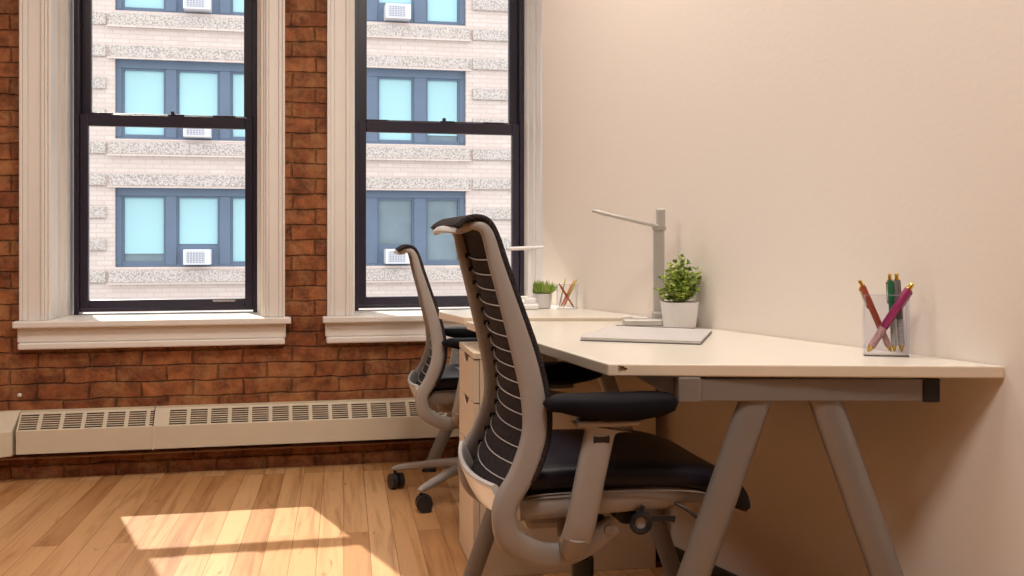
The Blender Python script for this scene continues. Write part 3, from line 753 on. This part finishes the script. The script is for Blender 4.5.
# the chairs face the right wall
CH_ROT = -TH + math.radians(10.8)
make_chair(P(0.157, 2.350), CH_ROT, 'large grey and black office chair in the foreground beside the near desk', 'office chairs at the desks', dz=-0.012)
c2 = make_chair(P(-0.147, 4.06), CH_ROT-math.radians(3.5), 'grey and black office chair farther back, in front of the heater', 'office chairs at the desks', base_rot=math.radians(229), dz=-0.03)
c2.scale = (0.95, 0.95, 0.95)

# ------------------------------------------------------------------ things on the desks
WANG = math.atan2((Nn-E).y, (Nn-E).x)          # direction of the right wall
# folder
def folder():
    c = [P((580-512)/404*1.0, 2.60), P((701-512)/420, 2.50), P((712-512)/372, 2.823), P((610-512)/356, 2.95)]
    o_ = (c[0]+c[2])/2; t = thing('folder', 'thin pale grey folder with dark edge lying flat on the near desk', 'folder', (o_.x, o_.y, DZ))
    q = [p-o_ for p in c]
    bm = bmesh.new(); prism(bm, [v*1.0 for v in q], 0.0005, 0.0030); obj('back_cover', bm, M['folder_edge'], t)
    bm = bmesh.new(); prism(bm, [v*0.985 for v in q], 0.0030, 0.0075); obj('pages', bm, M['lam'], t)
    bm = bmesh.new(); prism(bm, [v*0.998 for v in q], 0.0075, 0.0100); obj('front_cover', bm, M['folder'], t, bevel=0.001)
    a, b = q[3], q[2]; dd = (b-a).normalized(); bm = bmesh.new(); n_ = Vector((-dd.y, dd.x, 0))*0.004
    prism(bm, [a-n_+dd*0.02, b-n_-dd*0.05, b+n_-dd*0.05, a+n_+dd*0.02], 0.0015, 0.0115); obj('spine', bm, M['folder_edge'], t)
folder()
# desk lamp
def lamp(loc, rz, mt, pole_h, label, arm_a, arm_b, head=True, base=(0.125, 0.085), pole_x=0.045, pw=0.0165):
    t = thing('desk_lamp', label, 'lamp', loc, rz, None)
    bm = bmesh.new(); box(bm, -base[0]/2, base[0]/2, -base[1]/2, base[1]/2, 0, 0.020); obj('base', bm, mt, t, bevel=0.006)
    obj('button_strip', B(-0.035, 0.012, -base[1]/2+0.02, base[1]/2-0.03, 0.020, 0.0225), M['lampw'], t, bevel=0.001)
    bm = bmesh.new(); box(bm, pole_x-0.020, pole_x+0.020, -0.014, 0.014, 0.018, 0.040); obj('pole_foot', bm, mt, t, bevel=0.006)
    bm = bmesh.new(); box(bm, pole_x-pw, pole_x+pw, -0.009, 0.009, 0.035, pole_h); obj('pole', bm, mt, t, bevel=0.005)
    bm = bmesh.new(); tube(bm, (pole_x-0.004, -0.014, pole_h+0.004), (pole_x-0.004, 0.014, pole_h+0.004), 0.009); box(bm, pole_x-0.019, pole_x+0.021, -0.011, 0.011, pole_h-0.004, pole_h+0.006)
    obj('hinge', bm, mt, t, smooth=40)
    if head:
        bm = bmesh.new(); box(bm, pole_x-0.008, pole_x+0.019, -0.010, 0.010, pole_h+0.004, pole_h+0.060); obj('arm_end', bm, mt, t, bevel=0.004)
    bm = bmesh.new(); a = Vector((pole_x+arm_a[0], arm_a[1], pole_h+arm_a[2])); b = Vector((pole_x+arm_b[0], arm_b[1], pole_h+arm_b[2]))
    sweep(bm, [a, a.lerp(b, 0.5), b.lerp(a, 0.02), b], [0.011, 0.011, 0.011, 0.006], [0.034, 0.036, 0.036, 0.026], lat=(0, 1, 0), seg=14, power=4)
    arm = obj('lamp_arm', bm, mt, t, smooth=50)
    bm = bmesh.new(); d_ = (b-a).normalized(); dn = Vector((0, 0, -0.0058)); sweep(bm, [a.lerp(b, 0.15)+dn, b.lerp(a, 0.08)+dn], 0.003, 0.024, lat=(0, 1, 0), seg=10, power=4)
    obj('light_strip', bm, M['lampw'], arm)
    return t
lamp(P(0.388, 3.10, DZ), -TH+math.radians(-3), M['lampm'], 0.283, 'silver grey folding desk lamp beside the leafy plant on the near desk', (-0.004, 0, 0.008), (-0.197, 0, 0.054))
lamp(P(0.062, 3.60, Z2), -TH, M['lampw'], 0.207, 'slim white desk lamp with a level arm by the second window', (0.045, 0, 0.006), (-0.075, 0, 0.002), head=False, base=(0.06, 0.05), pole_x=0.0, pw=0.009)

def leaf(bm, p, d, up, ln, wd):
    d = d.normalized(); s = d.cross(up).normalized(); n = s.cross(d)
    q = [p, p+d*ln*0.35+s*wd/2+n*ln*0.08, p+d*ln*0.75+s*wd*0.4+n*ln*0.05, p+d*ln, p+d*ln*0.75-s*wd*0.4+n*ln*0.05, p+d*ln*0.35-s*wd/2+n*ln*0.08]
    m_ = p+d*ln*0.5-n*ln*0.04; vs = [bm.verts.new(v) for v in q]; c = bm.verts.new(m_)
    for i in range(6): bm.faces.new((vs[i], vs[(i+1) % 6], c))
def plant_leafy(loc, rz):
    t = thing('potted_plant', 'bushy green plant with small round leaves in a white square pot on the near desk', 'plant', loc, rz)
    bm = bmesh.new(); lathe(bm, [(0.034, 0), (0.038, 0.003), (0.046, 0.074), (0.043, 0.074), (0.040, 0.062), (0.0, 0.062)][:5], seg=40, sq=7.0)
    obj('pot', bm, M['pot'], t, smooth=35)
    bm = bmesh.new(); lathe(bm, [(0.038, 0.064), (0.0385, 0.068)], seg=40, sq=7.0); obj('soil', bm, M['soil'], t)
    rnd = random.Random(5); bs = bmesh.new(); bl = bmesh.new()
    for k in range(64):
        a = rnd.uniform(0, 2*PI); lean = 0.0 if k == 0 else rnd.uniform(0.05, 1.25)
        ln = 0.130 if k == 0 else (0.122-0.050*lean)*rnd.uniform(0.75, 1.08)
        p = Vector((rnd.uniform(-1, 1)*0.018, rnd.uniform(-1, 1)*0.018, 0.066))
        d_ = Vector((math.cos(a)*lean, math.sin(a)*lean, 1)).normalized(); last = p; stem = [p]
        for i in range(1, 9):
            q = p + d_*ln*i/8 + Vector((0, 0, 0.004*math.sin(i))); stem.append(q)
            if i > 1:
                for j in range(3):
                    b = rnd.uniform(0, 2*PI); dd = Vector((math.cos(b), math.sin(b), rnd.uniform(0.1, 0.9)))
                    leaf(bl, q, dd, Vector((0.1, 0.2, 1)), rnd.uniform(0.012, 0.0185), rnd.uniform(0.009, 0.014))
        leaf(bl, stem[-1], d_, Vector((1, 0.3, 0)), 0.013, 0.009)
        sweep(bs, stem, 0.0014, 0.0014, lat=(0.3, 1, 0.1), seg=5, power=2)
    obj('stems', bs, M['leaf'], t); obj('foliage', bl, M['leaf'], t)
plant_leafy(P(0.477, 2.99, DZ), -TH+math.radians(12))
def plant_grassy(loc):
    t = thing('potted_plant', 'little grassy green plant in a white round pot on the far desk', 'plant', loc)
    bm = bmesh.new(); lathe(bm, [(0.028, 0), (0.033, 0.004), (0.038, 0.052), (0.035, 0.052), (0.034, 0.044)], seg=28); obj('pot', bm, M['pot'], t, smooth=35)
    bm = bmesh.new(); lathe(bm, [(0.034, 0.045), (0.034, 0.048)]); obj('soil', bm, M['soil'], t)
    rnd = random.Random(3); bl = bmesh.new()
    for k in range(230):
        a = rnd.uniform(0, 2*PI); r = 0.030*math.sqrt(rnd.random()); le = 0.2+1.7*r/0.03*rnd.random()
        p = Vector((r*math.cos(a), r*math.sin(a), 0.046)); d_ = Vector((math.cos(a)*le*0.6, math.sin(a)*le*0.6, 1))
        leaf(bl, p+d_*0.006, d_, Vector((math.cos(a+1.3), math.sin(a+1.3), 0.1)), rnd.uniform(0.028, 0.055)*(1-0.18*le), 0.0045)
    obj('foliage', bl, M['blade'], t)
plant_grassy(P(0.103, 3.66, Z2))

# clear pen holders
def holder(loc, rz, w_, d_, h_, label):
    t = thing('pen_holder', label, 'pen holder', loc, rz)
    th = 0.003
    bm = bmesh.new()
    box(bm, -w_/2, w_/2, -d_/2, -d_/2+th, th, h_); box(bm, -w_/2, w_/2, d_/2-th, d_/2, th, h_)
    box(bm, -w_/2, w_/2, -d_/2, d_/2, 0.0, th)
    obj('cup', bm, M['acrylic'], t)
    bm = bmesh.new()
    box(bm, -w_/2, -w_/2+th, -d_/2+th, d_/2-th, th, h_); box(bm, w_/2-th, w_/2, -d_/2+th, d_/2-th, th, h_)
    for z in (h_-0.001,):
        box(bm, -w_/2, w_/2, -d_/2-0.0002, -d_/2+th, z, z+0.0015)
    tag(obj('side_wall', bm, M['acrylic_edge'], t), 'violet-tinted clear side walls')
    return t
def pen(tip, top, mb, mg, label, split=0.42, r=0.0052, group=None, gold=True, clip=True, seg=14):
    tip = Vector(tip); top = Vector(top); L = (top-tip).length; d_ = (top-tip).normalized()
    t = bpy.data.objects.new('pen', None); link(t); t.location = tip; t.rotation_mode = 'QUATERNION'; t.rotation_quaternion = d_.to_track_quat('Z', 'Y')
    tag(t, label, 'pen', group)
    mt = M['gold'] if gold else mb
    bm = bmesh.new(); lathe(bm, [(0.0007, 0), (r*0.42, 0.004), (r*0.9, 0.015)], seg=seg); obj('tip', bm, mt, t, smooth=40)
    bm = bmesh.new(); prof = [(r*0.92, 0.0145)]; n = 7
    for i in range(n):
        z0 = 0.015 + (L*split-0.015)*i/n; z1 = 0.015 + (L*split-0.015)*(i+1)/n
        prof += [(r*1.0, z0+0.0008), (r*1.0, z1-0.0012), (r*0.93, z1-0.0002)]
    lathe(bm, prof, seg=seg); obj('grip', bm, mg, t, smooth=40)
    bm = bmesh.new(); lathe(bm, [(r*0.98, L*split), (r*1.06, L*split+0.002), (r*1.06, L-0.018), (r*0.9, L-0.013)], seg=seg); obj('barrel', bm, mb, t, smooth=40)
    bm = bmesh.new(); lathe(bm, [(r*0.62, L-0.0135), (r*0.62, L-0.002), (r*0.45, L)], seg=seg); lathe(bm, [(r*0.95, L-0.0145), (r*0.95, L-0.0125)], seg=seg); obj('button', bm, mt, t, smooth=40)
    if clip:
        bm = bmesh.new(); box(bm, -0.0026, 0.0026, -r-0.0028, -r-0.0012, L-0.062, L-0.017); box(bm, -0.0026, 0.0026, -r-0.0028, -r+0.001, L-0.022, L-0.017); box(bm, -0.003, 0.003, -r-0.0028, -r+0.0002, L-0.064, L-0.058)
        obj('clip', bm, mb if mb is M['p_mag'] else mt, t, bevel=0.0005)
    return t
# near holder: placed square to the slanted wall
hc = P(0.807, 2.268, DZ); hr = -TH-math.radians(12)
holder(hc, hr, 0.092, 0.036, 0.132, 'clear acrylic pen holder with four pens at the right end of the near desk')
def H(x, y, z): return hc + Matrix.Rotation(hr, 3, 'Z') @ Vector((x, y, z))
pen(H(-0.038, -0.008, 0.008), H(0.053, -0.013, 0.157), M['p_mag'], M['p_pink'], 'magenta pen with pale pink grip leaning across the other pens in the clear holder', 0.36, r=0.0085)
pen(H(0.012, 0.006, 0.008), H(-0.053, 0.008, 0.163), M['p_red'], M['p_pink'], 'rust red pen with gold clip leaning left in the clear holder', 0.30, r=0.0068)
pen(H(0.019, 0.004, 0.008), H(0.009, 0.006, 0.177), M['p_green'], M['p_lgrey'], 'dark green pen with light grey grip standing upright in the clear holder', r=0.0062)
pen(H(0.034, 0.005, 0.008), H(0.023, 0.006, 0.178), M['p_grey'], M['p_lgrey'], 'grey pen with light grey grip standing upright beside the green pen', r=0.0072)
# far holder
h2 = P(0.190, 3.63, Z2); r2 = -TH+math.radians(2)
holder(h2, r2, 0.072, 0.045, 0.085, 'small clear acrylic pen holder with pens beside the grassy plant on the far desk')
def H2(x, y, z): return h2 + Matrix.Rotation(r2, 3, 'Z') @ Vector((x, y, z))
pen(H2(-0.022, 0.006, 0.004), H2(0.026, 0.010, 0.098), M['p_or'], M['p_or'], 'orange pencil leaning right in the far clear holder', r=0.0035, clip=False, gold=False)
pen(H2(0.024, -0.006, 0.004), H2(-0.028, -0.004, 0.088), M['p_red'], M['p_or'], 'red pencil leaning left in the far clear holder', r=0.0035, clip=False, gold=False)
pen(H2(-0.014, -0.012, 0.004), H2(0.032, -0.010, 0.102), M['p_yel'], M['p_or'], 'yellow-green pencil leaning right, foremost in the far clear holder', r=0.0035, clip=False, gold=False)
pen(H2(-0.026, 0.014, 0.004), H2(-0.004, 0.016, 0.106), M['p_yel'], M['p_lgrey'], 'pale upright pencil at the back of the far clear holder', r=0.0026, clip=False, gold=False)

# ------------------------------------------------------------------ building across the street
YO = 30.0
struct(obj('trim_1', B(-60, 60, YB+2, 60, -9.4, -9.2), M['asphalt'])).name = 'ground'  # street plane out of view, added to bounce light
fac = thing('office_building', 'pale pink brick office building with blue framed windows seen through both windows', 'building', (0.5, YO, -9.2))
FO = Vector((0.5, YO, -9.2))
def F(bm): bmesh.ops.translate(bm, verts=bm.verts[:], vec=-FO); return bm
floors = [0.245, 3.72, 7.19]
XA, XB = -4.28, 5.34; WH = 2.18
groups = [(-4.28, [(-4.13, -2.99), (-2.70, -1.56), (-1.27, -0.13)], 0.02), (1.22, [(1.38, 2.45), (2.80, 3.85), (4.20, 5.19)], 5.34)]
TOPZ = 13.0
bm = bmesh.new()
# wall cut by the window bays
cols = [-14, -4.28, 0.02, 1.22, 5.34, 15]
for i in range(5):
    if i in (1, 3):
        z = -9.2
        for f in floors: box(bm, cols[i], cols[i+1], YO, YO+0.5, z, f); z = f+WH
        box(bm, cols[i], cols[i+1], YO, YO+0.5, z, TOPZ)
    else: box(bm, cols[i], cols[i+1], YO, YO+0.5, -9.2, TOPZ)
obj('brick_front', F(bm), M['fbrick'], fac)
obj('building_mass', F(B(-14, 15, YO+0.5, YO+9, -9.2, TOPZ)), M['fbrick'], fac)
for f in floors:
    for z0, z1, pr in ((f-0.42, f-0.09, 0.10), (f+WH+0.02, f+WH+0.34, 0.06)):
        bm = bmesh.new(); box(bm, XA-0.15, XB+0.10, YO-pr, YO, z0, z1)
        obj('stone_band', F(bm), M['fstone'], fac, bevel=0.02)
        obj('band_ledge', F(B(XA-0.18, XB+0.13, YO-pr-0.05, YO, z0-0.05, z0)), M['fbrick'], fac)
    for k in range(4):
        for xa, xb in ((-6.2, -4.50), (5.52, 7.4)):
            z0 = f-0.42+k*0.872
            obj('quoin_block', F(B(xa, xb, YO-0.10, YO, z0, z0+0.33)), M['fstone'], fac, bevel=0.03)
ACS = []
for fi, f in enumerate(floors):
    for gi, (xa, us, xe) in enumerate(groups):
        xs_ = xa if gi == 0 else 1.22; xe_ = 0.02 if gi == 0 else 5.34
        fr = bmesh.new(); box(fr, xs_, xe_, YO+0.16, YO+0.40, f, f+0.06); box(fr, xs_, xe_, YO+0.16, YO+0.40, f+WH-0.24, f+WH)
        edges = [xs_] + [v for u in us for v in u] + [xe_]
        for i in range(0, len(edges), 2): box(fr, edges[i], edges[i+1], YO+0.16, YO+0.40, f+0.06, f+WH-0.24)
        frame_o = obj('window_surround', F(fr), M['fframe'], fac, bevel=0.015)
        for ui, (a, b) in enumerate(us):
            bm = bmesh.new(); z0, z1 = f+0.06, f+WH-0.24
            for q in ((a, a+0.05, z0, z1), (b-0.05, b, z0, z1), (a+0.05, b-0.05, z0, z0+0.08), (a+0.05, b-0.05, z1-0.05, z1)): box(bm, q[0], q[1], YO+0.22, YO+0.32, q[2], q[3])
            w_ = obj('window', F(bm), M['fframe'], fac)
            obj('room_behind_pane', F(B(a+0.05, b-0.05, YO+0.34, YO+0.36, z0+0.08, z1-0.05)), M['fdark'], w_)
            ac = (gi, ui) in ((0, 1), (1, 1)) if fi != 1 else (gi, ui) == (0, 1)
            lo = z0+0.08
            if ac:
                lo = f+0.62; obj('infill_panel', F(B(a+0.05, b-0.05, YO+0.24, YO+0.30, z0+0.08, f+0.60)), M['fframe'], w_); ACS.append(((a+b)/2, f+0.06, fi, gi))
            elif (fi, gi, ui) in ((0, 0, 0),): lo = f+0.36
            elif (fi, gi, ui) == (1, 1, 2): lo = f+0.30
            if not (fi == 0 and gi == 1):
                obj('blind', F(B(a+0.06, b-0.06, YO+0.30, YO+0.325, lo, z1-0.05)), M['fblind'], w_)
acn = {(0, 0): 'lowest through the left window', (1, 0): 'middle one through the left window', (2, 0): 'topmost through the left window',
       (0, 1): 'lower one through the right window', (2, 1): 'upper one through the right window'}
for x, z, fi, gi in ACS:
    x += 0.0 if gi == 0 else 0.02
    t = thing('air_conditioner', 'white window air conditioner across the street, ' + acn[(fi, gi)], 'air conditioner', (x, YO+0.1, z), 0, 'air conditioners in the windows across the street')
    obj('casing', B(-0.36, 0.36, -0.42, 0.16, 0, 0.42), M['acw'], t, bevel=0.02)
    bm = bmesh.new(); box(bm, -0.28, 0.20, -0.435, -0.42, 0.06, 0.36); g = obj('grille', bm, M['acg'], t)
    bm = bmesh.new()
    for k in range(6): box(bm, -0.28, 0.20, -0.445, -0.435, 0.085+k*0.05, 0.100+k*0.05)
    for k in range(7): box(bm, -0.27+k*0.075, -0.255+k*0.075, -0.445, -0.435, 0.06, 0.36)
    obj('grille_bars', bm, M['acw'], g)
